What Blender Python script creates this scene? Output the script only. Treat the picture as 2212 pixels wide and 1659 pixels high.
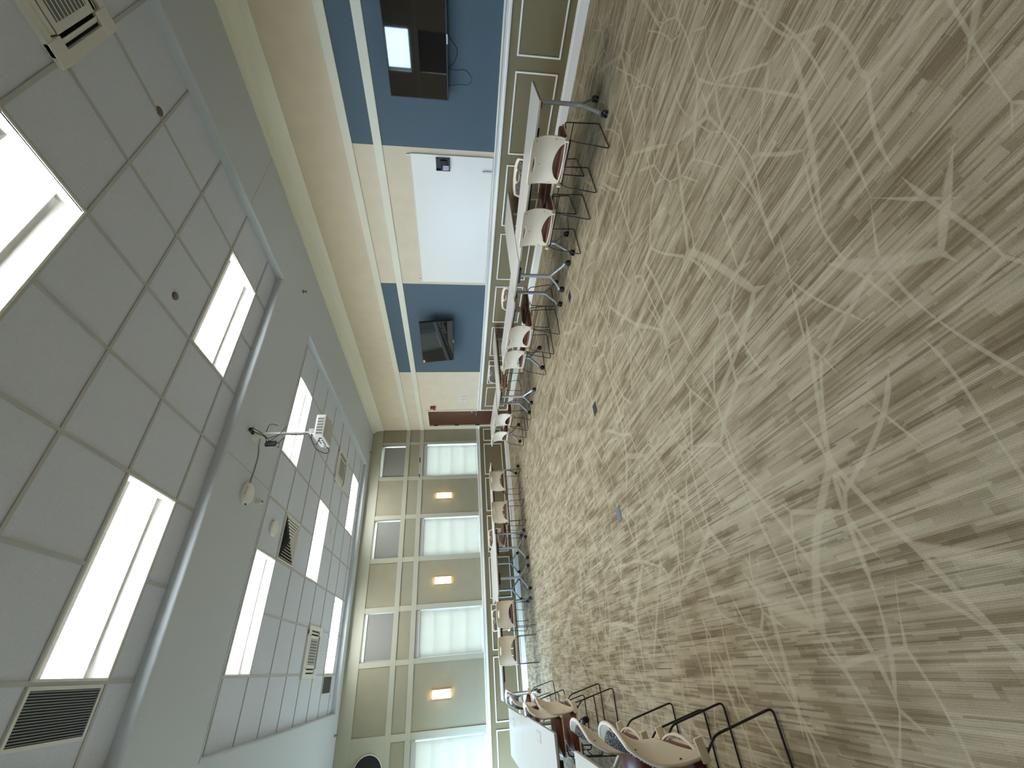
import bpy, bmesh, math, random
from math import sin, cos, pi, radians
from mathutils import Vector, Matrix

for o in list(bpy.data.objects): bpy.data.objects.remove(o, do_unlink=True)
SC = bpy.context.scene
COL = SC.collection
S = 1.16            # survey units (measured off the ceiling grid) -> metres
R = random.Random(7)

# ------------------------------------------------------------------ camera (phone held sideways)
F, YAW, PITCH, ROLL = 897.0, radians(34.458), radians(-7.354), radians(-0.417)
CAM = Vector((-5.415, -10.027, 1.323))
dv = Vector((sin(YAW)*cos(PITCH), cos(YAW)*cos(PITCH), sin(PITCH)))
rv = Vector((cos(YAW), -sin(YAW), 0)); uv = rv.cross(dv)
rv, uv = cos(ROLL)*rv+sin(ROLL)*uv, -sin(ROLL)*rv+cos(ROLL)*uv
cd = bpy.data.cameras.new('camera'); cam = bpy.data.objects.new('camera', cd); COL.objects.link(cam)
X, Y, Z = -uv, rv, -dv
M = Matrix(((X.x, Y.x, Z.x), (X.y, Y.y, Z.y), (X.z, Y.z, Z.z))).to_4x4()
M.translation = CAM*S
cam.matrix_world = M
cd.sensor_fit = 'HORIZONTAL'; cd.sensor_width = 36; cd.lens = F/2212*36
cd.clip_start = 0.05; cd.clip_end = 200
SC.camera = cam

# ------------------------------------------------------------------ world / daylight / exposure
W = bpy.data.worlds.new('daylight'); SC.world = W; W.use_nodes = True
bg = W.node_tree.nodes['Background']
_t = W.node_tree; _g = _t.nodes.new('ShaderNodeTexCoord'); _x = _t.nodes.new('ShaderNodeSeparateXYZ'); _r = _t.nodes.new('ShaderNodeValToRGB')
_t.links.new(_g.outputs['Generated'], _x.inputs[0]); _t.links.new(_x.outputs['Z'], _r.inputs[0]); _t.links.new(_r.outputs[0], bg.inputs[0])
_r.color_ramp.elements[0].position = 0.0; _r.color_ramp.elements[0].color = (0.09, 0.11, 0.11, 1)     # shaded ground outside
_r.color_ramp.elements[1].position = 0.03; _r.color_ramp.elements[1].color = (0.44, 0.67, 1.0, 1)       # blue overcast sky
bg.inputs[1].default_value = 26.0
SC.view_settings.view_transform = 'Standard'; SC.view_settings.look = 'None'
SC.view_settings.gamma = 1.0; SC.view_settings.use_curve_mapping = False
SC.view_settings.exposure = 0.63
LAMP = 19.5           # ceiling lamp emission
SC.cycles.max_bounces = 8; SC.cycles.diffuse_bounces = 5; SC.cycles.transparent_max_bounces = 8
SC.cycles.sample_clamp_indirect = 4.0
SC.cycles.use_denoising = True

# ------------------------------------------------------------------ helpers
def lin(c):
    return tuple(((v/255)/12.92 if v/255 <= .04045 else ((v/255+.055)/1.055)**2.4) for v in c)+(1,)

class NT:
    def __init__(s, m): s.t = m.node_tree; s.n = s.t.nodes; s.l = s.t.links
    def new(s, typ, **k):
        n = s.n.new(typ)
        for a, b in k.items(): setattr(n, a, b)
        return n
    def link(s, a, b): s.l.new(a, b)
    def math(s, op, a, b=None, clamp=False):
        n = s.n.new('ShaderNodeMath'); n.operation = op; n.use_clamp = clamp
        for i, v in enumerate((a, b)):
            if v is None: continue
            if isinstance(v, (int, float)): n.inputs[i].default_value = v
            else: s.l.new(v, n.inputs[i])
        return n.outputs[0]
    def ramp(s, fac, stops, interp='LINEAR'):
        n = s.n.new('ShaderNodeValToRGB'); n.color_ramp.interpolation = interp
        e = n.color_ramp.elements
        while len(e) < len(stops): e.new(0.5)
        for i, (p, c) in enumerate(stops): e[i].position = p; e[i].color = c
        s.l.new(fac, n.inputs[0]); return n.outputs[0]
    def mix(s, f, a, b):
        n = s.n.new('ShaderNodeMix'); n.data_type = 'RGBA'
        for i, v in ((0, f), (6, a), (7, b)):
            if isinstance(v, (int, float, tuple)): n.inputs[i].default_value = v
            else: s.l.new(v, n.inputs[i])
        return n.outputs[2]
    def pos(s):
        g = s.n.new('ShaderNodeNewGeometry'); v = s.n.new('ShaderNodeVectorMath'); v.operation = 'SCALE'
        s.l.new(g.outputs['Position'], v.inputs[0]); v.inputs['Scale'].default_value = 1/S
        return v.outputs[0]
    def xyz(s, v):
        n = s.n.new('ShaderNodeSeparateXYZ'); s.l.new(v, n.inputs[0]); return n.outputs
    def comb(s, x, y, z=0.0):
        n = s.n.new('ShaderNodeCombineXYZ')
        for i, v in enumerate((x, y, z)):
            if isinstance(v, (int, float)): n.inputs[i].default_value = v
            else: s.l.new(v, n.inputs[i])
        return n.outputs[0]

MATS = {}
def mat(name, col, rough=0.6, metal=0.0, bump=0.0, bscale=60.0, var=0.0, vscale=4.0, coat=0.0, spec=0.5):
    if name in MATS: return MATS[name]
    m = bpy.data.materials.new(name); m.use_nodes = True; nt = NT(m)
    b = m.node_tree.nodes['Principled BSDF']
    c = lin(col)
    b.inputs['Base Color'].default_value = c; b.inputs['Roughness'].default_value = rough
    b.inputs['Metallic'].default_value = metal; b.inputs['Coat Weight'].default_value = coat
    b.inputs['Specular IOR Level'].default_value = spec
    if var or bump:
        tc = nt.new('ShaderNodeTexCoord')
    if var:
        n = nt.new('ShaderNodeTexNoise'); n.inputs['Scale'].default_value = vscale; n.inputs['Detail'].default_value = 5
        nt.link(tc.outputs['Object'], n.inputs['Vector'])
        lo = tuple(v*(1-var) for v in c[:3])+(1,); hi = tuple(min(1, v*(1+var)) for v in c[:3])+(1,)
        nt.link(nt.ramp(n.outputs[0], [(.35, lo), (.65, hi)]), b.inputs['Base Color'])
    if bump:
        n = nt.new('ShaderNodeTexNoise'); n.inputs['Scale'].default_value = bscale; n.inputs['Detail'].default_value = 3
        nt.link(tc.outputs['Object'], n.inputs['Vector'])
        bp = nt.new('ShaderNodeBump'); bp.inputs['Strength'].default_value = bump; bp.inputs['Distance'].default_value = .004
        nt.link(n.outputs[0], bp.inputs['Height']); nt.link(bp.outputs[0], b.inputs['Normal'])
    MATS[name] = m; return m

def emat(name, col, strength, base=(230, 230, 225)):
    m = mat(name, base, .4)
    b = m.node_tree.nodes['Principled BSDF']
    b.inputs['Emission Color'].default_value = lin(col); b.inputs['Emission Strength'].default_value = strength
    return m

class MB:
    """collects boxes, tubes and grids, then links them as ONE mesh object"""
    def __init__(s): s.bm = bmesh.new(); s.mi = 0
    def face(s, vs, smooth=False):
        try:
            f = s.bm.faces.new(vs); f.material_index = s.mi; f.smooth = smooth; return f
        except ValueError: return None
    def box(s, x0, x1, y0, y1, z0, z1, bev=0.0, T=None):
        x0, x1 = min(x0, x1), max(x0, x1); y0, y1 = min(y0, y1), max(y0, y1); z0, z1 = min(z0, z1), max(z0, z1)
        v = [s.bm.verts.new((x, y, z)) for x in (x0, x1) for y in (y0, y1) for z in (z0, z1)]
        fs = [s.face([v[i] for i in q]) for q in ((0, 1, 3, 2), (4, 6, 7, 5), (0, 4, 5, 1), (2, 3, 7, 6), (0, 2, 6, 4), (1, 5, 7, 3))]
        if bev > 0:
            es = list({e for f in fs for e in f.edges})
            r = bmesh.ops.bevel(s.bm, geom=es, offset=bev, segments=2, profile=.6, affect='EDGES')
            for f in r['faces']: f.material_index = s.mi
            v = list({w for f in r['faces'] for w in f.verts} | {w for w in v if w.is_valid})
        if T is not None:
            for w in v: w.co = T @ w.co
        return s
    def quad(s, pts, smooth=False):
        s.face([s.bm.verts.new(p) for p in pts], smooth); return s
    def tube(s, pts, r, n=8, closed=False, cap=True, rx=None):
        pts = [Vector(p) for p in pts]; N = len(pts); rings = []
        t0 = (pts[1]-pts[0]).normalized()
        a = Vector((0, 0, 1)) if abs(t0.z) < .9 else Vector((1, 0, 0))
        nrm = (a-t0*a.dot(t0)).normalized()
        for i, p in enumerate(pts):
            if closed: t = (pts[(i+1) % N]-pts[i-1]).normalized()
            elif i == 0: t = t0
            elif i == N-1: t = (pts[-1]-pts[-2]).normalized()
            else: t = ((pts[i+1]-p).normalized()+(p-pts[i-1]).normalized()).normalized()
            nrm = (nrm-t*nrm.dot(t)).normalized(); b = t.cross(nrm)
            rr = r[i] if isinstance(r, (list, tuple)) else r
            r2 = rr*(rx if rx else 1)
            rings.append([s.bm.verts.new(p+nrm*rr*cos(2*pi*k/n)+b*r2*sin(2*pi*k/n)) for k in range(n)])
        for i in range(N if closed else N-1):
            A, B = rings[i], rings[(i+1) % N]
            for k in range(n): s.face([A[k], A[(k+1) % n], B[(k+1) % n], B[k]], True)
        if cap and not closed:
            s.face(rings[0][::-1]); s.face(rings[-1])
        return s
    def lathe(s, prof, c=(0, 0, 0), axis='z', n=24, smooth=True):
        rings = []
        for (r, h) in prof:
            ring = []
            for k in range(n):
                a = 2*pi*k/n; x, y = r*cos(a), r*sin(a)
                p = {'z': (x, y, h), 'y': (x, h, y), 'x': (h, x, y)}[axis]
                ring.append(s.bm.verts.new((c[0]+p[0], c[1]+p[1], c[2]+p[2])))
            rings.append(ring)
        for A, B in zip(rings, rings[1:]):
            for k in range(n): s.face([A[k], A[(k+1) % n], B[(k+1) % n], B[k]], smooth)
        s.face(rings[0][::-1]); s.face(rings[-1]); return s
    def grid(s, fn, us, vs, smooth=True):
        g = [[s.bm.verts.new(fn(u, v)) for v in vs] for u in us]
        for i in range(len(us)-1):
            for j in range(len(vs)-1): s.face([g[i][j], g[i+1][j], g[i+1][j+1], g[i][j+1]], smooth)
        return s
    def extrude_profile(s, prof, a, b, axis='y', smooth=False):
        """prof: list of (p,q); axis y -> (p,y,q); axis x -> (x,p,q)"""
        def P(p, q, t): return (p, t, q) if axis == 'y' else (t, p, q)
        A = [s.bm.verts.new(P(p, q, a)) for p, q in prof]; B = [s.bm.verts.new(P(p, q, b)) for p, q in prof]
        n = len(prof)
        for i in range(n): s.face([A[i], A[(i+1) % n], B[(i+1) % n], B[i]], smooth)
        s.face(A[::-1]); s.face(B); return s
    def slab(s, outline, z0, z1):
        A = [s.bm.verts.new((x, y, z0)) for x, y in outline]; B = [s.bm.verts.new((x, y, z1)) for x, y in outline]
        n = len(outline)
        for i in range(n): s.face([A[i], A[(i+1) % n], B[(i+1) % n], B[i]], True)
        s.face(A[::-1]); s.face(B); return s
    def build(s, name, m, parent=None, origin=None, merge=0.0, sharp=True, recalc=True):
        bm = s.bm
        if merge: bmesh.ops.remove_doubles(bm, verts=bm.verts, dist=merge)
        if recalc: bmesh.ops.recalc_face_normals(bm, faces=bm.faces)
        if sharp:
            for e in bm.edges:
                if len(e.link_faces) == 2 and e.calc_face_angle(0) > radians(38): e.smooth = False
        og = Vector(origin) if origin is not None else Vector((0, 0, 0))
        for v in bm.verts: v.co = (v.co-og)*S
        me = bpy.data.meshes.new(name); bm.to_mesh(me); bm.free()
        for q in (m if isinstance(m, (list, tuple)) else [m]): me.materials.append(q)
        o = bpy.data.objects.new(name, me); COL.objects.link(o); o.location = og*S
        if parent is not None: o.parent = parent
        return o

def rrect(cx, cy, w, d, r, n=5):
    pts = []
    for sx, sy, a0 in ((1, 1, 0), (-1, 1, 90), (-1, -1, 180), (1, -1, 270)):
        for k in range(n+1):
            a = radians(a0+90*k/n)
            pts.append((cx+sx*(w/2-r)+r*cos(a), cy+sy*(d/2-r)+r*sin(a)))
    return pts
def fillet(pts, r, n=4):
    pts = [Vector(p) for p in pts]; out = [pts[0]]
    for a, b, c in zip(pts, pts[1:], pts[2:]):
        u, v = (a-b), (c-b); k = min(r, u.length*.45, v.length*.45)
        p, q = b+u.normalized()*k, b+v.normalized()*k
        for i in range(n+1):
            t = i/n; out.append(p*(1-t)**2+b*2*t*(1-t)+q*t*t)
    out.append(pts[-1]); return out
def tag(o, label=None, cat=None, group=None, kind=None):
    if label: o['label'] = label
    if cat: o['category'] = cat
    if group: o['group'] = group
    if kind: o['kind'] = kind
    return o
def struct(o): o['kind'] = 'structure'; return o
def thing(name, loc, rz, label, cat, group=None):
    o = bpy.data.objects.new(name, None); COL.objects.link(o); o.empty_display_size = .1
    o.location = Vector(loc)*S; o.rotation_euler = (0, 0, rz)
    return tag(o, label, cat, group)
def copy_tree(o, parent=None):
    c = o.copy(); COL.objects.link(c)
    if parent is not None: c.parent = parent
    for ch in [q for q in bpy.data.objects if q.parent == o]: copy_tree(ch, c)
    return c
def place(proto, used, loc, rz, label, group=None):
    o = proto if not used[0] else copy_tree(proto); used[0] = True
    o.location = Vector(loc)*S; o.rotation_euler = (0, 0, rz); o['label'] = label
    if group: o['group'] = group
    return o

# ------------------------------------------------------------------ materials
PLA = dict(bump=.15, bscale=90)
m_tan = mat('tan wall paint', (207, 194, 167), .75, var=.03, **PLA)
m_cream = mat('cream trim paint', (214, 211, 188), .5, var=.02, vscale=2)
m_tan_shaded = mat('shade-toned tan window wall', (141, 135, 112), .75, var=.03, **PLA)  # tan wall paint darkened to stand in for this wall's weaker light
m_cream_shaded = mat('shade-toned cream window wall trim', (166, 164, 144), .5, var=.02, vscale=2)  # cream trim paint with the window wall's lower light put into its colour
m_white = mat('white trim paint', (238, 236, 226), .45)
m_olive = mat('olive wainscot paint', (116, 104, 72), .55, **PLA)
m_blue = mat('slate blue wall paint', (70, 88, 98), .7, **PLA)
m_ceil = mat('soffit paint', (196, 202, 208), .85, bump=.1)
m_tile = mat('acoustic tile', (208, 213, 224), .95, bump=.5, bscale=160, var=.03, vscale=60)
m_bar = mat('ceiling grid metal', (178, 179, 178), .5)
m_met = mat('white enamel', (218, 217, 210), .35)
m_black = mat('black plastic', (18, 18, 19), .4)
m_wire = mat('black steel rod', (14, 12, 12), .35, spec=.6)
m_silver = mat('silver paint', (178, 182, 184), .32, metal=.55)
m_shell = mat('off white moulded plastic', (224, 209, 184), .42, var=.015)
m_seat = mat('brown leather', (98, 47, 22), .38, bump=.3, bscale=120, var=.12, vscale=25)
m_top = mat('white laminate', (214, 209, 198), .28, var=.01)
m_edge = mat('taupe edge band', (158, 150, 136), .5)
m_chrome = mat('brushed metal', (190, 190, 186), .25, metal=1)
m_rubber = mat('dark rubber', (28, 28, 30), .6)
m_red = mat('red plastic', (140, 22, 22), .4)
m_wb = mat('whiteboard enamel', (226, 223, 212), .32, spec=.6)
m_screen = mat('glossy dark screen', (9, 9, 10), .025, spec=.7)
m_grey = mat('grey louvre metal', (112, 114, 112), .5, metal=.3)
m_dark = mat('dark recess', (16, 16, 15), .8)
m_brass = mat('brass', (176, 142, 84), .3, metal=.9)
m_slate = mat('slate cover plate', (86, 92, 94), .4, metal=.4)
m_shade_box = mat('grey shade fascia', (176, 174, 168), .5)
m_up = mat('grey roller shade cloth', (134, 133, 126), .85, bump=.4, bscale=300)  # grey cloth, toned down further to imitate lower light on the window wall
m_lamp = emat('lit lamp lens', (244, 249, 255), LAMP)
m_sconce = emat('lit sconce glass', (255, 214, 150), 5.5)

# lit trough behind the lens
m_trough = mat('lamp reflector', (240, 240, 236), .35)

# door wood
m_door = bpy.data.materials.new('dark walnut door'); m_door.use_nodes = True
nt = NT(m_door); b = nt.n['Principled BSDF']; p = nt.xyz(nt.pos())
n = nt.new('ShaderNodeTexNoise'); n.inputs['Scale'].default_value = 6; n.inputs['Detail'].default_value = 6
nt.link(nt.comb(nt.math('MULTIPLY', p[1], 5), nt.math('MULTIPLY', p[2], .5), p[0]), n.inputs['Vector'])
nt.link(nt.ramp(n.outputs[0], [(.3, lin((62, 34, 22))), (.7, lin((98, 58, 38)))]), b.inputs['Base Color']); b.inputs['Roughness'].default_value = .35

# speckled pad fabric
m_pad = bpy.data.materials.new('grey speckled fabric'); m_pad.use_nodes = True
nt = NT(m_pad); b = nt.n['Principled BSDF']; tc = nt.new('ShaderNodeTexCoord')
v = nt.new('ShaderNodeTexVoronoi'); v.inputs['Scale'].default_value = 130; nt.link(tc.outputs['Object'], v.inputs['Vector'])
nt.link(nt.ramp(v.outputs['Distance'], [(.0, lin((212, 206, 192))), (.32, lin((170, 160, 142))), (.4, lin((66, 56, 50))), (1, lin((52, 44, 42)))]), b.inputs['Base Color'])
b.inputs['Roughness'].default_value = .9

# translucent roller shades: dense cloth on the window wall, thin sunlit cloth on the side wall
def shade_mat(name, tcol, sheer):
    m_ = bpy.data.materials.new(name); m_.use_nodes = True; return m_, tcol, sheer
def finish_shade(m_, tcol, sheer):
    nt = NT(m_); nt.n.remove(nt.n['Principled BSDF']); out = nt.n['Material Output']
    tr = nt.new('ShaderNodeBsdfTranslucent'); tr.inputs[0].default_value = tcol
    df = nt.new('ShaderNodeBsdfDiffuse'); df.inputs[0].default_value = (.50, .50, .46, 1)
    tp = nt.new('ShaderNodeBsdfTransparent'); tp.inputs[0].default_value = (1, .95, .85, 1)
    mx = nt.new('ShaderNodeMixShader'); mx.inputs[0].default_value = .35; nt.link(tr.outputs[0], mx.inputs[1]); nt.link(df.outputs[0], mx.inputs[2])
    mx2 = nt.new('ShaderNodeMixShader'); mx2.inputs[0].default_value = sheer; nt.link(mx.outputs[0], mx2.inputs[1]); nt.link(tp.outputs[0], mx2.inputs[2])
    nt.link(mx2.outputs[0], out.inputs[0]); return m_
m_shade = finish_shade(*shade_mat('translucent shade cloth', (.40, .355, .285, 1), .022))
# window glass
m_glass = bpy.data.materials.new('window glass'); m_glass.use_nodes = True
nt = NT(m_glass); nt.n.remove(nt.n['Principled BSDF']); out = nt.n['Material Output']
gl = nt.new('ShaderNodeBsdfGlossy'); gl.inputs['Roughness'].default_value = .02
tp = nt.new('ShaderNodeBsdfTransparent'); tp.inputs[0].default_value = (.93, .97, .97, 1)
mx = nt.new('ShaderNodeMixShader'); mx.inputs[0].default_value = .06
nt.link(tp.outputs[0], mx.inputs[1]); nt.link(gl.outputs[0], mx.inputs[2]); nt.link(mx.outputs[0], out.inputs[0])

# carpet: short tufted streaks along the room, crossed by paler twig lines
m_carpet = bpy.data.materials.new('streaked twig carpet'); m_carpet.use_nodes = True
nt = NT(m_carpet); b = nt.n['Principled BSDF']; P = nt.pos(); p = nt.xyz(P)
def streak(wid, ln, seed):
    cx = nt.math('FLOOR', nt.math('DIVIDE', p[0], wid))
    w1 = nt.new('ShaderNodeTexWhiteNoise', noise_dimensions='2D'); nt.link(nt.comb(cx, seed), w1.inputs['Vector'])
    yy = nt.math('ADD', nt.math('DIVIDE', p[1], ln), nt.math('MULTIPLY', w1.outputs['Value'], 37.0))
    w2 = nt.new('ShaderNodeTexWhiteNoise', noise_dimensions='3D')
    nt.link(nt.comb(cx, nt.math('FLOOR', yy), seed), w2.inputs['Vector'])
    return w2.outputs['Value']
s1, s2, s3, s4 = streak(.0085, .30, 1.5), streak(.034, .36, 4.5), streak(.020, .14, 8.5), streak(.0055, .22, 12.5)
big = nt.new('ShaderNodeTexNoise'); big.inputs['Scale'].default_value = 1.0; big.inputs['Detail'].default_value = 2
qx = nt.math('MULTIPLY', nt.math('FLOOR', nt.math('DIVIDE', p[0], .017)), .017)
nt.link(nt.comb(nt.math('MULTIPLY', qx, 8.5), nt.math('MULTIPLY', p[1], 3.0), 0), big.inputs['Vector'])
bl = nt.new('ShaderNodeTexNoise'); bl.inputs['Scale'].default_value = .7; nt.link(P, bl.inputs['Vector'])
t = nt.math('ADD', nt.math('ADD', nt.math('MULTIPLY', s1, .21), nt.math('MULTIPLY', s2, .22)), nt.math('MULTIPLY', s3, .16))
t = nt.math('ADD', t, nt.math('MULTIPLY', nt.math('SUBTRACT', big.outputs[0], .5), .65))
t = nt.math('ADD', t, nt.math('MULTIPLY', nt.math('SUBTRACT', bl.outputs[0], .5), .3))
base = nt.ramp(t, [(.05, lin((120, 104, 79))), (.20, lin((138, 123, 96))), (.32, lin((158, 144, 117))), (.46, lin((171, 157, 129))), (.66, lin((182, 169, 141)))])
base = nt.mix(nt.math('MULTIPLY', nt.math('GREATER_THAN', s4, .92), .5), base, lin((92, 80, 58)))
# twig lines
def twig(sc, off, wid, dist):
    dn = nt.new('ShaderNodeTexNoise', noise_dimensions='2D'); dn.inputs['Scale'].default_value = sc*.42; dn.inputs['Detail'].default_value = 0.0
    va = nt.new('ShaderNodeVectorMath'); va.operation = 'ADD'; nt.link(P, va.inputs[0]); va.inputs[1].default_value = (off, off*1.7, 0)
    nt.link(va.outputs[0], dn.inputs['Vector'])
    sub = nt.new('ShaderNodeVectorMath'); sub.operation = 'SUBTRACT'; nt.link(dn.outputs['Color'], sub.inputs[0]); sub.inputs[1].default_value = (.5, .5, .5)
    scl = nt.new('ShaderNodeVectorMath'); scl.operation = 'SCALE'; nt.link(sub.outputs[0], scl.inputs[0]); scl.inputs['Scale'].default_value = dist
    ad = nt.new('ShaderNodeVectorMath'); ad.operation = 'ADD'; nt.link(va.outputs[0], ad.inputs[0]); nt.link(scl.outputs[0], ad.inputs[1])
    q = nt.xyz(ad.outputs[0])
    vo = nt.new('ShaderNodeTexVoronoi', voronoi_dimensions='2D', feature='DISTANCE_TO_EDGE'); vo.inputs['Scale'].default_value = sc
    nt.link(nt.comb(nt.math('MULTIPLY', q[0], .62), nt.math('MULTIPLY', q[1], 1.25), 0), vo.inputs['Vector'])
    mk = nt.new('ShaderNodeTexNoise', noise_dimensions='2D'); mk.inputs['Scale'].default_value = sc*1.3; mk.inputs['Detail'].default_value = .5
    va2 = nt.new('ShaderNodeVectorMath'); va2.operation = 'ADD'; nt.link(P, va2.inputs[0]); va2.inputs[1].default_value = (off*3+5, 11, 0)
    nt.link(va2.outputs[0], mk.inputs['Vector'])
    w = nt.math('MULTIPLY', nt.math('MULTIPLY', nt.math('SUBTRACT', mk.outputs[0], .36, True), 7.0, True), wid)
    return nt.math('MULTIPLY', nt.math('SUBTRACT', 1.0, nt.math('DIVIDE', vo.outputs['Distance'], nt.math('MAXIMUM', w, .0005)), True), 2.2, True)
tw = nt.math('MAXIMUM', twig(1.5, 0.0, .026, .6), twig(2.4, 7.3, .022, .45))
tw = nt.math('MAXIMUM', tw, twig(1.9, 3.1, .021, .6))
linec = lin((188, 175, 147))
colr = nt.mix(nt.math('MULTIPLY', tw, .50), base, linec)
fine = nt.new('ShaderNodeTexNoise'); fine.inputs['Scale'].default_value = 260; nt.link(P, fine.inputs['Vector'])
rib = nt.new('ShaderNodeTexWave'); rib.wave_type = 'BANDS'; rib.bands_direction = 'X'; rib.inputs['Scale'].default_value = 55; rib.inputs['Distortion'].default_value = 1.5
nt.link(P, rib.inputs['Vector'])
f2 = nt.math('ADD', nt.math('MULTIPLY', fine.outputs[0], .5), nt.math('ADD', nt.math('MULTIPLY', rib.outputs['Fac'], .16), .635))
mm = nt.new('ShaderNodeVectorMath'); mm.operation = 'SCALE'; nt.link(colr, mm.inputs[0]); nt.link(f2, mm.inputs['Scale'])
nt.link(mm.outputs[0], b.inputs['Base Color']); b.inputs['Roughness'].default_value = .95; b.inputs['Specular IOR Level'].default_value = .15
bp = nt.new('ShaderNodeBump'); bp.inputs['Strength'].default_value = .4; bp.inputs['Distance'].default_value = .004
nt.link(fine.outputs[0], bp.inputs['Height']); nt.link(bp.outputs[0], b.inputs['Normal'])

# ------------------------------------------------------------------ room dimensions (survey units)
ZC, ZT = 3.548, 3.639
XL, YB = -7.65, -12.0
RB, RT, BASE = .766, .850, .115
B1, B2, CB = (2.234, 2.335), (2.588, 2.688), 3.283
G = .6096

struct(MB().box(XL-.2, .2, YB-.2, .2, -.1, 0).build('floor', m_carpet))

# ---- window wall (y = 0) with openings
LOW = [(-1.31, -.44), (-3.21, -2.36), (-5.13, -4.28), (-7.24, -6.37)]
UPP = [(-1.31, -.47), (-3.21, -2.38), (-5.12, -4.27)]
ZL, ZU, ZUL = (.855, 2.232), (2.69, 3.28), (2.45, 3.06)
def wall_cells(mb, xs, zs, holes, fn):
    xs, zs = sorted(set(xs)), sorted(set(zs))
    for a, b_ in zip(xs, xs[1:]):
        for c, d in zip(zs, zs[1:]):
            mx_, mz_ = (a+b_)/2, (c+d)/2
            if any(h[0] < mx_ < h[1] and h[2] < mz_ < h[3] for h in holes): continue
            fn(mb, a, b_, c, d)
holes = [(a, b_, *ZL) for a, b_ in LOW]+[(a, b_, *ZU) for a, b_ in UPP]
mb = MB()
wall_cells(mb, [XL-.2, .2]+[h[0] for h in holes]+[h[1] for h in holes], [0, ZL[0], ZL[1], ZU[0], ZU[1], 3.75], holes,
           lambda m, a, b_, c, d: m.box(a, b_, 0, .2, c, d))
# painted wainscot face and window-pier colours are separate thin skins
struct(mb.build('wall_windows', m_tan_shaded, merge=.0005))
struct(MB().box(XL, 0, -.004, 0.001, 0, RB).build('wall_wainscot_windows', m_olive))
# left wall and back wall (mostly out of frame), the left one with a row of windows
LW = [(-10.3, -9.43), (-8.3, -7.43), (-6.45, -5.58), (-4.3, -3.43)]
GD = (-1.95, -.30, .02, 2.232)      # glazed side door whose daylight grazes the window wall
holesL = [(a, b_, *ZL) for a, b_ in LW]+[(a, b_, *ZUL) for a, b_ in LW]+[GD]
mb = MB()
wall_cells(mb, [YB, 0]+[h[0] for h in holesL]+[h[1] for h in holesL], [0, GD[2], ZL[0], ZL[1], ZUL[0], ZUL[1], 3.75], holesL,
           lambda m, a, b_, c, d: m.box(XL-.2, XL, a, b_, c, d))
struct(mb.build('wall_left', m_tan, merge=.0005))
struct(MB().box(XL-.2, .2, YB-.2, YB, 0, 3.75).build('wall_back', m_tan))

# ---- TV wall (x = 0) with the door opening
DY0, DY1, DZ = -.966, -.204, 2.08
mb = MB()
mb.box(0, .2, YB, DY0, 0, 3.75).box(0, .2, DY1, 0, 0, 3.75).box(0, .2, DY0, DY1, DZ, 3.75)
struct(mb.build('wall_right', m_tan))
mb = MB().box(-.004, .001, YB, DY0-.035, 0, RB).box(-.004, .001, DY1+.055, 0, 0, RB)
struct(mb.build('wall_wainscot_right', m_olive))
mb = MB()
for a, b_ in ((-10.6, -7.353), (-5.125, -2.618)):
    mb.box(-.004, .001, a, b_, RT, B1[0]); mb.box(-.004, .001, a, b_, B1[1], B2[0])
struct(mb.build('wall_blue_panels', m_blue))

# ---- trims on the TV wall
mb = MB()
for a, b_ in (B1, B2): mb.box(-.016, 0, YB, 0, a, b_, .003)
struct(mb.build('trim_1', m_cream))
mb = MB()
railp = [(0, RB), (-.018, RB), (-.022, RB+.02), (-.016, RB+.03), (-.020, RB+.06), (-.040, RB+.068), (-.042, RT-.004), (-.036, RT), (0, RT)]
mb.extrude_profile(railp, YB, DY0-.045).extrude_profile(railp, DY1+.05, 0)
struct(mb.build('trim_2', m_white))
basep = [(0, 0), (-.018, 0), (-.018, BASE-.025), (-.012, BASE-.012), (-.014, BASE-.006), (-.008, BASE), (0, BASE)]
mb = MB().extrude_profile(basep, YB, DY0-.045).extrude_profile(basep, DY1+.05, 0)
struct(mb.build('baseboard_right', m_white))
# crown: flat frieze, cove and bead
cr = [(0, CB), (-.020, CB), (-.022, CB+.085), (-.028, CB+.092), (-.030, CB+.110)]
for k in range(7):
    a = radians(90*k/6); cr.append((-.034-.046*(1-cos(a)), CB+.115+.095*sin(a)))
cr += [(-.082, CB+.218), (-.087, CB+.226), (-.089, ZC-.010), (-.090, ZC), (0, ZC)]
mb = MB(); mb.extrude_profile(cr, YB, -.002, smooth=True)
struct(mb.build('trim_3', mat('crown paint', (230, 227, 206), .5)))

# ---- trims on the window wall
mb = MB()
for a, b_ in (B1, B2): mb.box(XL, 0, -.016, 0, a, b_, .003)
mb.box(XL, 0, -.02, 0, CB, ZC, .002)
STI = [(-.44, -.368), (-1.401, -1.31), (-2.36, -2.264), (-3.311, -3.21), (-4.28, -4.178), (-5.22, -5.13), (-6.37, -6.265)]
for a, b_ in STI:
    mb.box(a, b_, -.0155, 0, RT, B1[0], .002)
    mb.box(a-(0 if a != -6.37 else 0), b_, -.0155, 0, B1[1], B2[0], .002)
    mb.box(a, b_, -.0155, 0, B2[1], CB, .002)
mb.box(XL, -6.37, -.0155, 0, B2[1], CB)
mb.box(XL, -7.24, -.0155, 0, RT, B1[0])
struct(mb.build('trim_4', m_cream_shaded))
mb = MB(); mb.extrude_profile([(q[0]*1.0, q[1]) for q in railp], XL, 0, axis='x')
struct(mb.build('trim_5', m_white))
mb = MB(); mb.extrude_profile(basep, XL, 0, axis='x'); struct(mb.build('baseboard_windows', m_white))
mb = MB()
mb.box(XL, XL+.016, YB, 0, *B1)
mb.box(XL, XL+.02, YB, 0, CB, ZC).box(XL, XL+.04, YB, GD[0]-.05, RB, RT).box(XL, XL+.02, YB, GD[0]-.05, 0, BASE)
struct(mb.build('trim_6', m_cream))
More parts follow.
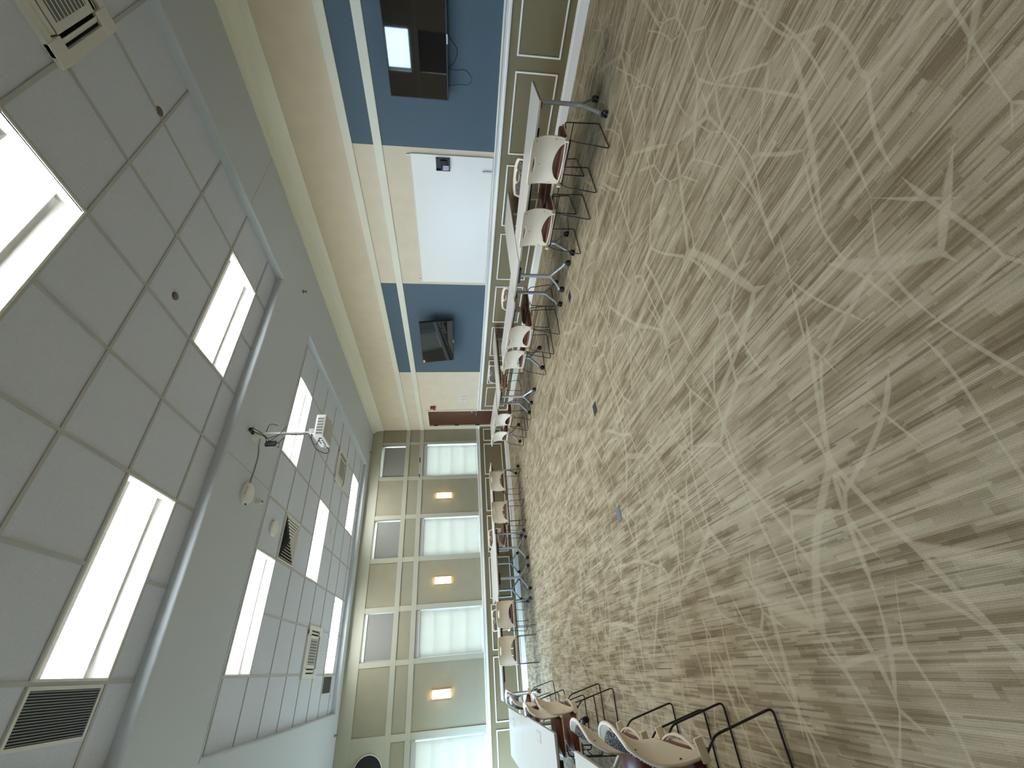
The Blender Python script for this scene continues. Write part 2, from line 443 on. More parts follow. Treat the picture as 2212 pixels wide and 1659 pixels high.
struct(MB().box(XL, XL+.004, YB, GD[0]-.05, BASE, RB).build('wall_wainscot_left', m_olive))

# ---- picture-frame mouldings on the wainscot
mold = MATS['white trim paint']
def frame_y(mb, x, a, b_, z0, z1, w=.018, t=.012):   # on the TV wall
    mb.box(x-t, x, a, b_, z0, z0+w, .003).box(x-t, x, a, b_, z1-w, z1, .003).box(x-t, x, a, a+w, z0+w, z1-w, .003).box(x-t, x, b_-w, b_, z0+w, z1-w, .003)
def frame_x(mb, y, a, b_, z0, z1, w=.018, t=.012):
    mb.box(a, b_, y-t, y, z0, z0+w, .003).box(a, b_, y-t, y, z1-w, z1, .003).box(a, a+w, y-t, y, z0+w, z1-w, .003).box(b_-w, b_, y-t, y, z0+w, z1-w, .003)
for a, b_ in ((-10.5, -9.5), (-9.38, -8.382), (-8.246, -7.344), (-7.209, -6.30), (-6.17, -5.27), (-5.116, -4.223), (-4.083, -3.20), (-3.041, -2.171), (-2.016, -1.178)):
    pass
n_tr = 7
for a, b_ in ((-10.5, -9.5), (-9.38, -8.382), (-8.246, -7.344), (-7.209, -6.30), (-6.17, -5.27), (-5.116, -4.223), (-4.083, -3.20), (-3.041, -2.171), (-2.016, -1.178)):
    mb = MB(); frame_y(mb, -.004, a, b_, .195, .675); struct(mb.build('trim_%d' % n_tr, m_white)); n_tr += 1
for a, b_ in ((-.372, -.02), (-1.325, -.463), (-2.262, -1.413), (-3.209, -2.37), (-4.165, -3.318), (-5.112, -4.276), (-6.257, -5.219), (-7.24, -6.365)):
    mb = MB(); frame_x(mb, -.004, a, b_, .195, .668); struct(mb.build('trim_%d' % n_tr, m_white)); n_tr += 1

# ---- windows: sash with muntins, glass, roller shade
m_reveal = mat('window reveal paint', (226, 228, 222), .5)
def window(k, a, b_, z0, z1, upper, axis='x', w0=0.0, bright=True):
    """axis x: in the window wall (outside is +y). axis y: in the left wall (outside is -x)."""
    def bx(mb, p0, p1, q0, q1, c, d, bev=0.0):   # p along wall, q outward depth
        if axis == 'x': mb.box(p0, p1, q0, q1, c, d, bev)
        else: mb.box(w0-q0, w0-q1, p0, p1, c, d, bev)
    mb = MB()
    f = .035
    bx(mb, a, b_, .12, .16, z0, z0+f); bx(mb, a, b_, .12, .16, z1-f, z1)
    bx(mb, a, a+f, .12, .16, z0+f, z1-f); bx(mb, b_-f, b_, .12, .16, z0+f, z1-f)
    nv, nh = ((2, 0) if axis == 'x' else (0, 0)) if upper else (2, 3)
    for i in range(1, nv+1):
        x = a+f+(b_-a-2*f)*i/(nv+1); bx(mb, x-.008, x+.008, .13, .15, z0+f, z1-f)
    for i in range(1, nh+1):
        z = z0+f+(z1-z0-2*f)*i/(nh+1); bx(mb, a+f, b_-f, .131, .149, z-.008, z+.008)
    o = struct(mb.build('window_%d' % k, m_reveal))
    g = MB()
    if axis == 'x': g.quad([(a+f, .14, z0+f), (b_-f, .14, z0+f), (b_-f, .14, z1-f), (a+f, .14, z1-f)])
    else: g.quad([(w0-.14, a+f, z0+f), (w0-.14, b_-f, z0+f), (w0-.14, b_-f, z1-f), (w0-.14, a+f, z1-f)])
    g.build('pane', m_glass, o)
    return o
GS = 'roller shades in the tall lower windows'
def shade(a, b_, z0, z1, label, lower=True, grp=None, right_gap=.03):
    t = thing('roller_shade', ((a+b_)/2, .03, z0), 0, label, 'window shade', grp)
    ox, oy, oz = (a+b_)/2, .03, z0
    def rel(mb): 
        for v in mb.bm.verts: v.co -= Vector((ox, oy, oz))
        return mb
    if lower:
        rel(MB().box(a+.004, b_-.004, .012, .075, z1-.085, z1-.003, .006)).build('fascia', m_shade_box, t)
        rel(MB().box(a+.012, b_-right_gap, .038, .0392, z0+.03, z1-.085)).build('shade_cloth', m_shade, t)
        rel(MB().box(a+.012, b_-right_gap, .032, .046, z0+.012, z0+.032, .003)).build('hem_bar', m_white, t)
    else:
        rel(MB().box(a+.004, b_-.02, .014, .06, z1-.07, z1-.03, .006)).build('fascia', m_white, t)
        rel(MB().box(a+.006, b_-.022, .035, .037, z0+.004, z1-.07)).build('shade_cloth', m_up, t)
    return t
wl = ['translucent roller shade glowing in the lower window nearest the brown door',
      'translucent roller shade in the second lower window from the door, between two wall lamps',
      'translucent roller shade in the third lower window from the brown door',
      'translucent roller shade in the lower window cut off by the photo edge']
ul = ['grey roller shade closed in the small upper window nearest the TV wall corner',
      'grey roller shade closed in the middle one of three small upper windows',
      'grey roller shade closed in the small upper window farthest from the TV wall corner']
k = 1
for i, (a, b_) in enumerate(LOW):
    window(k, a, b_, *ZL, False); k += 1; shade(a, b_, *ZL, wl[i], True, GS)
for i, (a, b_) in enumerate(UPP):
    window(k, a, b_, *ZU, True); k += 1; shade(a, b_, *ZU, ul[i], False, 'grey shades in the small upper windows')
for a, b_ in LW:
    o = window(k, a, b_, *ZL, False, 'y', XL); k += 1
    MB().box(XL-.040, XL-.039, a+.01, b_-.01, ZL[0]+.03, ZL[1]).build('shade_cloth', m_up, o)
    o = window(k, a, b_, *ZUL, True, 'y', XL); k += 1

window(k, GD[0], GD[1], GD[2], GD[3], False, 'y', XL); k += 1

# ---- door
struct(MB().box(-.006, .0, DY0-.045, DY0, 0, DZ+.045, .003).box(-.02, .0, DY0-.045, DY0-.004, 0, DZ+.045, .004)
       .box(-.02, .0, DY1+.004, DY1+.05, 0, DZ+.045, .004).box(-.02, .0, DY0-.004, DY1+.004, DZ+.004, DZ+.045, .004).build('trim_30', m_cream))
door = struct(MB().box(.012, .05, DY0+.004, DY1-.004, .008, DZ-.004, .002).build('door_1', m_door))
h = MB(); h.lathe([(.026, 0), (.026, .006)], (.006, -.90, .88), 'x', 16); h.tube(fillet([(.006, -.90, .88), (-.045, -.90, .88), (-.045, -.80, .88)], .02), .009, 8)
h.build('lever_handle', m_chrome, door)
h = MB(); h.lathe([(.028, 0), (.026, .012), (.012, .016)], (-.004, -.90, .99), 'x', 16); h.build('deadbolt', m_chrome, door)
for z in (1.925, 1.375, .825):
    MB().tube([(0.004, DY1-.002, z-.055), (.004, DY1-.002, z+.055)], .010, 8).box(.001, .012, DY1-.03, DY1, z-.055, z+.055).build('hinge', m_rubber, door)

# ---- ceiling: soffit slab with two coffers (and ring trims), tile fields, T-bars
CF = [(-5.89, -1.042, -10.88, -6.10), (-5.89, -1.042, -5.02, -.245)]
xs = [XL-.2, -5.89, -1.042, .2]; ys = [YB-.2, -10.88, -6.10, -5.02, -.245, .2]
mb = MB()
for i in range(3):
    for j in range(5):
        if i == 1 and j in (1, 3): continue
        mb.box(xs[i], xs[i+1], ys[j], ys[j+1], ZC, 3.80)
struct(mb.build('ceiling', m_ceil, merge=.0005))
struct(MB().box(XL-.2, .2, YB-.2, .2, 3.86, 3.9).build('ceiling_deck', m_ceil))
# fine joint lines in the soffit
mb = MB()
for a, b_, c, d in ((-1.042, -.09, -7.16, -7.157), (-3.475, -3.472, -6.1, -5.02), (-7.6, -5.89, -5.56, -5.557)):
    mb.box(a, b_, c, d, ZC-.0008, ZC)
struct(mb.build('trim_31', m_grey))
LIGHTS1 = [(-2.848-1.2192, -2.848, -8.836), (-5.286, -4.067, -7.007), (-2.848, -1.629, -7.007)]
hx, hy = -1.617, -4.770
LIGHTS2 = [(hx-2*G, hx, hy), (hx-6*G, hx-4*G, hy), (hx-4*G, hx-2*G, hy+3*G), (hx-2*G, hx, hy+6*G), (hx-6*G, hx-4*G, hy+6*G)]
DIFF = (hx-4*G, hx-3*G, hy+G, hy+2*G)      # square supply diffuser
def tilefield(ci, gx, gy, skips, name):
    x0, x1, y0, y1 = CF[ci]
    gxs = [x0]+[g for g in sorted(gx-G*k for k in range(-8, 20)) if x0+.02 < g < x1-.02]+[x1]
    gys = [y0]+[g for g in sorted(gy+G*k for k in range(-20, 20)) if y0+.02 < g < y1-.02]+[y1]
    mt, mbr = MB(), MB()
    def sk(x, y): return any(s_[0]-.01 < x < s_[1]+.01 and s_[2]-.01 < y < s_[3]+.01 for s_ in skips)
    for a, b_ in zip(gxs, gxs[1:]):
        for c, d in zip(gys, gys[1:]):
            if sk((a+b_)/2, (c+d)/2): continue
            mt.box(a, b_, c, d, ZT, ZT+.02)
    w = .0125
    for g in gxs[1:-1]:
        for c, d in zip(gys, gys[1:]):
            m_ = (c+d)/2
            if sk(g-.05, m_) and sk(g+.05, m_) and abs((c+d)/2) > 0 and any(s_[0]+.02 < g < s_[1]-.02 and s_[2] < m_ < s_[3] for s_ in skips): continue
            mbr.box(g-w, g+w, c, d, ZT-.007, ZT, .0015)
    for g in gys[1:-1]:
        for c, d in zip(gxs, gxs[1:]):
            m_ = (c+d)/2
            if any(s_[0] < m_ < s_[1] and s_[2]+.02 < g < s_[3]-.02 for s_ in skips): continue
            mbr.box(c, d, g-w, g+w, ZT-.0072, ZT, .0015)
    struct(mt.build('ceiling_tiles', m_tile)); struct(mbr.build(name, m_bar))
sk1 = [(a, b_, y, y+G) for a, b_, y in LIGHTS1]
sk2 = [(a, b_, y, y+G) for a, b_, y in LIGHTS2]
tilefield(0, -2.848, -7.617, sk1, 'trim_32'); tilefield(1, hx, hy, sk2, 'trim_33')
# bullnosed coffer edge trims
for ci, nm in ((0, 'trim_34'), (1, 'trim_35')):
    x0, x1, y0, y1 = CF[ci]; mb = MB()
    prof = [(0, ZC-.004)]+[(.022*sin(radians(a))+.004, ZC+.022-.022*cos(radians(a))-.004) for a in range(0, 91, 15)]+[(.026, ZT), (0, ZT)]
    pr = lambda s_, e: [(e+s_*q[0], q[1]) for q in prof]
    mb.extrude_profile(pr(-1, x1), y0, y1, 'y', True); mb.extrude_profile(pr(1, x0), y0, y1, 'y', True)
    mb.extrude_profile(pr(-1, y1), x0, x1, 'x', True); mb.extrude_profile(pr(1, y0), x0, x1, 'x', True)
    struct(mb.build(nm, m_ceil))

# ------------------------------------------------------------------ ceiling lights
def make_light():
    t = thing('ceiling_light', (0, 0, 0), 0, 'x', 'ceiling light', 'recessed rectangular lights in the ceiling coffers')
    L, D = 2*G/2-.006, G/2-.006
    f = MB()
    f.box(-L, L, -D, -D+.014, -.008, .004).box(-L, L, D-.014, D, -.008, .004).box(-L, -L+.014, -D+.014, D-.014, -.008, .004).box(L-.014, L, -D+.014, D-.014, -.008, .004)
    f.build('frame', m_met, t)
    tr = MB(); li = L-.014
    def trough(u, v):    # v 0..1 from outer edge to the lens
        return (u, -(D-.014)+(D-.014-.165)*v, .086*sin(v*pi/2)**.8 if v > 0 else 0)
    def trough2(u, v): p_ = trough(u, v); return (p_[0], -p_[1], p_[2])
    vs = [i/8 for i in range(9)]
    tr.grid(trough, [-li, 0, li], vs); tr.grid(trough2, [-li, 0, li], vs)
    tr.box(-li, li, -D, D, .10, .104)
    tr.box(-li-.002, -li, -D+.01, D-.01, -.004, .10).box(li, li+.002, -D+.01, D-.01, -.004, .10)
    tr.box(-li, li, -.166, -.163, .06, .10).box(-li, li, .163, .166, .06, .10)
    tr.build('reflector', m_trough, t)
    le = MB(); ll = li-.07
    def lens(u, v):
        a = -pi/2+pi*v
        e = 1-max(0, (abs(u)-(ll-.05))/.05)**2*.55
        return (u, .150*sin(a), .088-.062*max(0, cos(a))**.8*e)
    us = [-ll, -ll+.012, -ll+.03, -ll+.05, 0, ll-.05, ll-.03, ll-.012, ll]
    le.grid(lens, us, [i/16 for i in range(17)])
    for sgn in (-1, 1):
        ring = [le.bm.verts.new(lens(sgn*ll, i/16)) for i in range(17)]; le.face(ring)
    le.build('lens', m_lamp, t)
    return t
lp = make_light(); used = [False]
LL = [(LIGHTS1[0], 'bright rectangular ceiling light cut by the photo edge, nearest the camera'),
      (LIGHTS1[1], 'long bright ceiling light beside the large louvred grille in the near coffer'),
      (LIGHTS1[2], 'bright ceiling light in the near coffer on the whiteboard side'),
      (LIGHTS2[0], 'bright ceiling light in the far coffer behind the projector pole'),
      (LIGHTS2[1], 'bright ceiling light at the near left of the far coffer, beside the square diffuser'),
      (LIGHTS2[2], 'bright ceiling light in the middle of the far coffer'),
      (LIGHTS2[3], 'small-looking ceiling light at the far coffer end nearest the door corner'),
      (LIGHTS2[4], 'ceiling light at the far end of the far coffer beside the small dark grille')]
for (a, b_, y), lab in LL:
    place(lp, used, ((a+b_)/2, y+G/2, ZT), 0, lab)

# ------------------------------------------------------------------ grilles, diffuser, air units
def grille(x0, x1, y0, y1, along, nl, label, grp):
    t = thing('return_grille', ((x0+x1)/2, (y0+y1)/2, ZT), 0, label, 'ceiling vent', grp)
    w, d = (x1-x0)/2, (y1-y0)/2
    MB().box(-w-.02, w+.02, -d-.02, -d, -.012, -.002).box(-w-.02, w+.02, d, d+.02, -.012, -.002).box(-w-.02, -w, -d, d, -.012, -.002).box(w, w+.02, -d, d, -.012, -.002).build('frame', m_met, t)
    MB().box(-w, w, -d, d, -.0045, -.0005).build('backing', m_dark, t)
    for i in range(nl):
        x = -w+2*w*(i+.5)/nl
        T = Matrix.Translation((x, 0, -.009)) @ Matrix.Rotation(radians(35), 4, 'Y')
        MB().box(-w/nl*.62, w/nl*.62, -d, d, -.0012, .0012, T=T).build('louvre', m_grey, t)
grille(-5.56, -5.32, -6.99, -6.45, 'y', 18, 'large dark louvred grille beside the long light in the near coffer', None)
grille(-5.54, -5.305, -1.09, -.565, 'y', 14, 'small dark grille in the corner of the far coffer', None)

t = thing('air_diffuser', ((DIFF[0]+DIFF[1])/2, (DIFF[2]+DIFF[3])/2, ZT), 0, 'square stepped air diffuser in the far coffer beside the smoke detector', 'ceiling vent')
MB().box(-.29, .29, -.29, -.27, -.012, -.001).box(-.29, .29, .27, .29, -.012, -.001).box(-.29, -.27, -.27, .27, -.012, -.001).box(.27, .29, -.27, .27, -.012, -.001).build('frame', m_met, t)
MB().box(-.27, .27, -.27, .27, -.003, -.001).build('backing', m_dark, t)
for i in range(7):
    r0 = .262-.036*i; mb = MB()
    for k_ in range(4):
        T = Matrix.Rotation(k_*pi/2, 4, 'Z')
        P4 = [T @ Vector(q) for q in ((-r0, -r0, -.017), (r0, -r0, -.017), (r0-.017, -r0+.017, -.006), (-r0+.017, -r0+.017, -.006))]
        mb.quad(P4)
    mb.build('cone_ring', m_met, t)

def air_unit(x0, x1, y0, y1, label):
    cx, cy, w = (x0+x1)/2, (y0+y1)/2, (x1-x0)/2
    t = thing('ceiling_air_unit', (cx, cy, ZT), 0, label, 'air conditioner', 'square cassette air units in the ceiling')
    w = .345
    z1 = -.03
    mb = MB()
    # panel with four slots
    q = .215; s_ = .07
    for k_ in range(4):
        T = Matrix.Rotation(k_*pi/2, 4, 'Z')
        mb.box(q+s_, w, -w, w-.0, z1, -.001, .006, T=T) if False else mb.box(q+s_, w, -(q+s_), q+s_, z1, -.001, T=T)
        mb.box(q, w, q, w, z1-.004, -.001, .006, T=T)
    panel = mb.build('panel', m_met, t)
    for k_ in range(4):
        T = Matrix.Rotation(k_*pi/2, 4, 'Z')
        MB().box(q, q+s_, -q, q, -.006, -.002, T=T).build('outlet_slot', m_dark, t)
        T2 = T @ Matrix.Translation((q+s_*.5, 0, -.020)) @ Matrix.Rotation(radians(-28), 4, 'Y')
        MB().box(-.017, .017, -q+.01, q-.01, -.002, .002, T=T2).build('flap', m_met, t)
    MB().box(-q, q, -q, q, z1+.004, -.001, .004).build('intake_frame', m_met, t)
    g = MB(); g.box(-q+.045, q-.045, -q+.045, q-.045, z1+.001, z1+.0045)
    g.build('intake_grille', m_grey, t)
    for i in range(9):
        x = -q+.06+(2*q-.12)*i/8
        MB().box(x-.004, x+.004, -q+.045, q-.045, z1-.001, z1+.002).build('intake_bar', m_met, t)
    return t
air_unit(-5.33, -4.63, -2.38, -1.68, 'square ceiling air unit between the middle and side lights of the far coffer')
air_unit(-2.285, -1.61, -2.38, -1.70, 'square ceiling air unit behind the projector, nearer the whiteboard wall')
air_unit(-2.32, -1.62, -9.50, -8.80, 'square ceiling air unit cut by the photo edge above the near television')

# sprinklers, detectors, speaker dots
def sprinkler(x, y, label):
    mb = MB().lathe([(.028, 0), (.026, -.006), (.010, -.009), (.010, -.028), (.006, -.032), (.006, -.045), (.020, -.047), (.020, -.050)], (x, y, ZC), 'z', 16)
    tag(mb.build('fire_sprinkler', m_grey, origin=(x, y, ZC)), label, 'sprinkler', 'sprinklers under the soffit')
sprinkler(-.696, -5.557, 'sprinkler head in the soffit between the coffers on the whiteboard side')
sprinkler(-.68, -.13, 'sprinkler head in the soffit by the corner nearest the door')
sprinkler(-6.177, -.15, 'sprinkler head in the soffit at the window wall near the black disc')
def disc(name, x, y, z, r, hgt, m, label, cat):
    mb = MB().lathe([(r, 0), (r, -hgt*.6), (r*.85, -hgt), (r*.3, -hgt*1.02)], (x, y, z), 'z', 28)
    return tag(mb.build(name, m, origin=(x, y, z)), label, cat)
m_brown = mat('taupe disc paint', (104, 92, 80), .6)
disc('ceiling_sensor', -2.674, -7.353, ZT, .034, .010, m_brown, 'small brown round disc on a near coffer tile beside the near light', 'sensor')
disc('ceiling_sensor', -1.606, -8.293, ZT-.002, .036, .010, m_brown, 'small taupe round disc half over the ceiling grid bar near the air unit', 'sensor')
sd = disc('smoke_detector', -3.755, -4.463, ZT, .10, .035, m_met, 'white round smoke detector beside the square air diffuser', 'smoke detector')
disc('smoke_detector', -3.141, -2.014, ZT, .055, .03, m_met, 'small white round detector beside the middle light of the far coffer', 'smoke detector')

# wireless access point and the small sensor beside it on the soffit between the coffers
t = thing('access_point', (-3.70, -5.53, ZC), radians(8), 'white rounded box on the soffit fed by the cable from the projector pole', 'access point')
MB().lathe([(.115, 0), (.118, -.02), (.10, -.045), (.05, -.052)], (0, 0, 0), 'z', 28).build('housing', m_met, t)
MB().box(-.065, .035, -.10, -.06, -.060, -.03, .008).build('side_clip', m_met, t)
MB().box(-.115, -.095, .0, .03, -.036, -.02).build('status_window', m_black, t)
t = thing('motion_sensor', (-3.69, -5.25, ZC), 0, 'small white bracket sensor on the soffit beside the round access point', 'sensor')
MB().lathe([(.03, 0), (.03, -.05), (.024, -.06)], (0, 0, 0), 'z', 16).build('body', m_met, t)
MB().lathe([(.012, -.06), (.010, -.067)], (0, 0, 0), 'z', 12).build('lens', m_black, t)

# ------------------------------------------------------------------ projector on its ceiling pole
px_, py_ = -3.085, -5.690
t = thing('projector_mount', (px_, py_, ZC), 0, 'white ceiling pole and plate carrying the projector', 'projector mount')
MB().box(-.07, .07, -.07, .07, -.012, 0, .004).build('ceiling_plate', m_met, t)
MB().tube([(0, 0, -.01), (0, 0, -.60)], .020, 12).build('pole', m_met, t)
MB().box(-.035, .035, -.05, .05, -.655, -.575, .006).box(-.09, .09, -.012, .012, -.665, -.65).box(-.012, .012, -.09, .09, -.665, -.65).build('head_bracket', m_chrome, t)
t = thing('projector', (-3.085, -5.73, 2.81), radians(-3), 'white ceiling projector hanging upside down, ports facing the tables', 'projector')
MB().slab(rrect(0, 0, .26, .30, .035), -.055, .055)
body = MB(); body.box(-.135, .135, -.15, .15, -.045, .06, .018); body.build('body', m_met, t)
MB().box(-.12, .12, -.135, .135, -.0475, -.044).build('base_panel', mat('grey plastic', (186, 186, 180), .5), t)
for i in range(6):
    MB().box(-.10+.034*i, -.10+.034*i+.020, -.1525, -.149, -.025, .035).build('vent_slot', m_grey, t)
MB().lathe([(.035, 0), (.035, .02), (.028, .022)], (.13, .05, .0), 'x', 20).build('lens', m_black, t)
for i, (yy, zz, a_, c_) in enumerate(((-.11, -.01, .012, .016), (-.06, .02, .010, .008), (-.03, .02, .010, .008), (.0, .02, .008, .008), (.03, .02, .008, .008), (-.05, -.015, .012, .010), (.0, -.015, .014, .010), (.05, -.015, .014, .010), (.10, -.0, .012, .012))):
    MB().box(-.1375, -.134, yy-a_, yy+a_, zz-c_, zz+c_).build('port', m_black, t)
def wire(pts, r, name, m, label, cat, grp=None):
    P_ = [Vector(p) for p in pts]; out = []
    n_ = len(P_)
    for i in range(n_-1):
        p0, p1, p2, p3 = P_[max(i-1, 0)], P_[i], P_[i+1], P_[min(i+2, n_-1)]
        for k_ in range(6):
            u_ = k_/6
            out.append(.5*((2*p1)+(-p0+p2)*u_+(2*p0-5*p1+4*p2-p3)*u_**2+(-p0+3*p1-3*p2+p3)*u_**3))
    out.append(P_[-1])
    o = MB().tube(out, r, 6).build(name, m, origin=P_[0], sharp=False)
    return tag(o, label, cat, grp)
wire([(-3.06, -5.80, 3.54), (-3.10, -5.76, 3.46), (-3.16, -5.74, 3.38), (-3.12, -5.72, 3.30), (-3.11, -5.72, 3.15), (-3.12, -5.72, 3.02), (-3.10, -5.72, 2.95), (-3.22, -5.80, 2.90), (-3.30, -5.83, 2.84), (-3.225, -5.84, 2.80)], .0045, 'power_cable', m_black,
     'black power cable running down the projector pole to its rear ports', 'cable')
wire([(-3.09, -5.78, 3.54), (-3.14, -5.73, 3.42), (-3.20, -5.66, 3.33), (-3.14, -5.70, 3.22), (-3.115, -5.72, 3.08), (-3.12, -5.73, 2.97), (-3.30, -5.76, 2.86), (-3.36, -5.74, 2.76), (-3.30, -5.66, 2.74), (-3.225, -5.63, 2.79)], .004, 'video_cable', m_black,
     'black video cable looping below the projector into its rear ports', 'cable')
wire([(-3.02, -5.76, 3.30), (-2.98, -5.72, 3.40), (-3.02, -5.66, 3.45), (-3.12, -5.66, 3.44), (-3.18, -5.70, 3.38), (-3.11, -5.72, 3.28), (-3.02, -5.74, 3.22)], .0035, 'coiled_cable', m_black,
     'black cable coiled around the upper end of the projector pole', 'cable')
wire([(-3.12, -5.64, 3.50), (-3.15, -5.56, 3.535), (-3.24, -5.50, 3.542), (-3.36, -5.49, 3.543), (-3.50, -5.50, 3.542), (-3.60, -5.53, 3.53)], .006, 'network_cable', mat('grey cable', (150, 148, 142), .6),
     'grey cable crossing the soffit from the projector pole to the access point', 'cable')
t = thing('power_adapter', (-3.20, -5.68, 3.36), radians(20), 'black power brick hanging in the cables beside the projector pole', 'power adapter')
MB().box(-.028, .028, -.018, .018, -.055, .055, .006).build('brick', m_black, t)
MB().tube(fillet([(0, 0, -.05), (.01, 0, -.09), (-.06, .01, -.08), (-.05, .0, -.11)], .02), .003, 6).build('lead', m_black, t)
t = thing('ceiling_outlet', (-3.11, -5.81, ZC), 0, 'small outlet plate on the soffit where the projector cables plug in', 'outlet')
MB().box(-.04, .04, -.06, .06, -.008, 0, .002).build('cover_plate', m_met, t)
MB().box(-.018, .018, -.05, -.01, -.035, -.008, .003).build('plug', m_black, t)
MB().box(-.018, .018, .01, .05, -.030, -.008, .003).build('plug', m_black, t)

# ------------------------------------------------------------------ wall lamps
def make_sconce():
    t = thing('wall_lamp', (0, 0, 0), 0, 'x', 'wall lamp', 'lit wall lamps between the windows')
    H = .19
    MB().box(-.05, .05, -.012, 0, -.12, .12, .003).build('back_plate', m_brass, t)
    def glass(u, v):
        a = -1+2*v
        return (.070*a, -.012-.062*(1-a*a)**.5, u)
    g = MB(); g.grid(glass, [-H+.02, 0, H-.02], [i/12 for i in range(13)])
    for z in (-H+.02, H-.02):
        ring = [g.bm.verts.new(glass(z, i/12)) for i in range(13)]; g.face(ring)
    g.build('glass_shade', m_sconce, t)
    for z in (-H+.012, -H+.05, H-.05, H-.012):
        pts = [(.074*(-1+2*i/12), -.012-.066*max(0, 1-(-1+2*i/12)**2)**.5, z) for i in range(13)]
        MB().tube(pts, .0035, 6).build('band', m_brass, t)
    for x in (-.074, .074):
        MB().box(x-.003, x+.003, -.018, -.004, -H+.005, H-.005).build('side_bar', m_brass, t)
    return t
sp = make_sconce(); used = [False]
for x, lab in ((-1.83, 'lit wall lamp between the first two windows, nearest the brown door'),
               (-3.735, 'lit wall lamp in the middle, between the second and third windows'),
               (-5.74, 'lit wall lamp farthest from the door, beyond the third window')):
    place(sp, used, (x, 0, 1.687), 0, lab)

# ------------------------------------------------------------------ things on the TV wall
def tv(name, c, w, hgt, yaw, tilt, label, arm):
    t = bpy.data.objects.new(name, None); COL.objects.link(t); t.location = Vector(c)*S; tag(t, label, 'television', 'wall mounted televisions')
    n = Vector((-cos(yaw), -sin(yaw), 0)); a = Vector((-sin(yaw), cos(yaw), 0)); up = Vector((0, 0, 1))*cos(tilt)+n*sin(tilt)
    n2 = a.cross(up)
    if n2.dot(n) < 0: n2 = -n2
    T = Matrix(((n2.x, a.x, up.x, 0), (n2.y, a.y, up.y, 0), (n2.z, a.z, up.z, 0), (0, 0, 0, 1)))   # local x = out of the screen
    w2, h2 = w/2, hgt/2
    MB().box(-.045, 0, -w2, w2, -h2, h2, .004, T=T).build('housing', m_black, t)
    MB().box(-.09, -.044, -w2*.55, w2*.55, -h2*.6, h2*.5, .01, T=T).build('rear_cover', m_black, t)
    MB().box(.0002, .0016, -w2+.010, w2-.010, -h2+.016, h2-.010, T=T).build('screen', m_screen, t)
    MB().box(.0004, .003, -.04, .04, -h2-.003, -h2+.012, T=T).build('logo_bar', m_silver, t)
    # bracket to the wall
    d = -c[0]-.006
    mb = MB(); mb.box(d-.02, d, -.10, .10, -.16, .16, .003); mb.box(.05, d-.015, -.03, .03, -.03, .03)
    mb.build('wall_bracket', m_rubber, t)
    return t
tv('television', (-.25, -3.90, 1.711), 1.068, .612, .069, .13, 'smaller-looking flat television tilted down on the far blue panel', .25)
tv('television', (-.13, -8.50, 1.725), 1.11, .635, 0.0, .0, 'flat television on the near blue panel, cut by the photo edge, cable below', .1)
wire([(-.01, -8.53, 1.43), (-.012, -8.45, 1.36), (-.012, -8.38, 1.31), (-.012, -8.28, 1.34), (-.012, -8.22, 1.40), (-.012, -8.21, 1.44)], .0035, 'television_cable', m_black, 'black cable loop hanging under the near television, closer loop', 'cable')
wire([(-.012, -8.22, 1.43), (-.012, -8.20, 1.33), (-.012, -8.21, 1.24), (-.012, -8.17, 1.175), (-.012, -8.12, 1.155), (-.012, -8.07, 1.20), (-.012, -8.07, 1.30), (-.012, -8.04, 1.42)], .0022, 'television_cable', m_rubber, 'thin dark cable hanging lowest under the near television toward the whiteboard', 'cable')

wbx = (-7.280, -5.190, .866, 1.902)
t = thing('whiteboard', (0, (wbx[0]+wbx[1])/2, wbx[2]), 0, 'large white magnetic board on the wall between the blue panels', 'whiteboard')
w2, hh = (wbx[1]-wbx[0])/2, wbx[3]-wbx[2]
MB().box(-.020, -.004, -w2, w2, 0, hh, .003).build('board_face', m_wb, t)
MB().box(-.024, -.003, -w2-.006, w2+.006, -.010, 0).box(-.024, -.003, -w2-.006, w2+.006, hh, hh+.006).box(-.024, -.003, -w2-.006, -w2, 0, hh).box(-.024, -.003, w2, w2+.006, 0, hh).build('edge_frame', m_met, t)
for yy in (-w2+.015, w2-.05):
    MB().box(-.022, -.004, yy-.008, yy+.008, hh+.004, hh+.055, .002).build('mounting_clip', m_met, t)
t = thing('marker_caddy', (-.021, -7.178, 1.50), 0, 'black marker holder stuck on the whiteboard near its upper corner', 'marker holder')
MB().box(-.006, 0, -.080, .080, -.088, .088, .004).box(-.03, -.006, -.080, -.072, -.088, .088).box(-.03, -.006, .072, .080, -.088, .088).box(-.03, -.006, -.08, .08, -.088, -.078).build('holder', m_black, t)
MB().box(-.036, -.008, -.055, .0, -.055, .03, .004).build('pocket', m_rubber, t)
m_mk = mat('white marker barrel', (225, 225, 232), .4)
for i, (c_, nm) in enumerate((((40, 40, 140), 'blue'), ((60, 30, 110), 'purple'), ((120, 30, 50), 'red'))):
    mt_ = thing('marker', (-.045, -7.160+.022*i, 1.425), 0, 'white marker with %s cap standing in the black holder on the whiteboard' % nm, 'marker', 'markers in the whiteboard holder')
    MB().tube([(0, 0, 0), (0, 0, .075)], .0075, 10).build('barrel', m_mk, mt_)
    MB().tube([(0, 0, .075), (0, 0, .10)], .008, 10).build('cap', mat(nm+' cap', c_, .4), mt_)
o = MB().box(-.045, -.021, -7.115, -7.085, .868, .99, .006).build('board_eraser', m_met, origin=(-.03, -7.10, .868))
tag(o, 'small white eraser standing at the lower edge of the whiteboard', 'eraser')

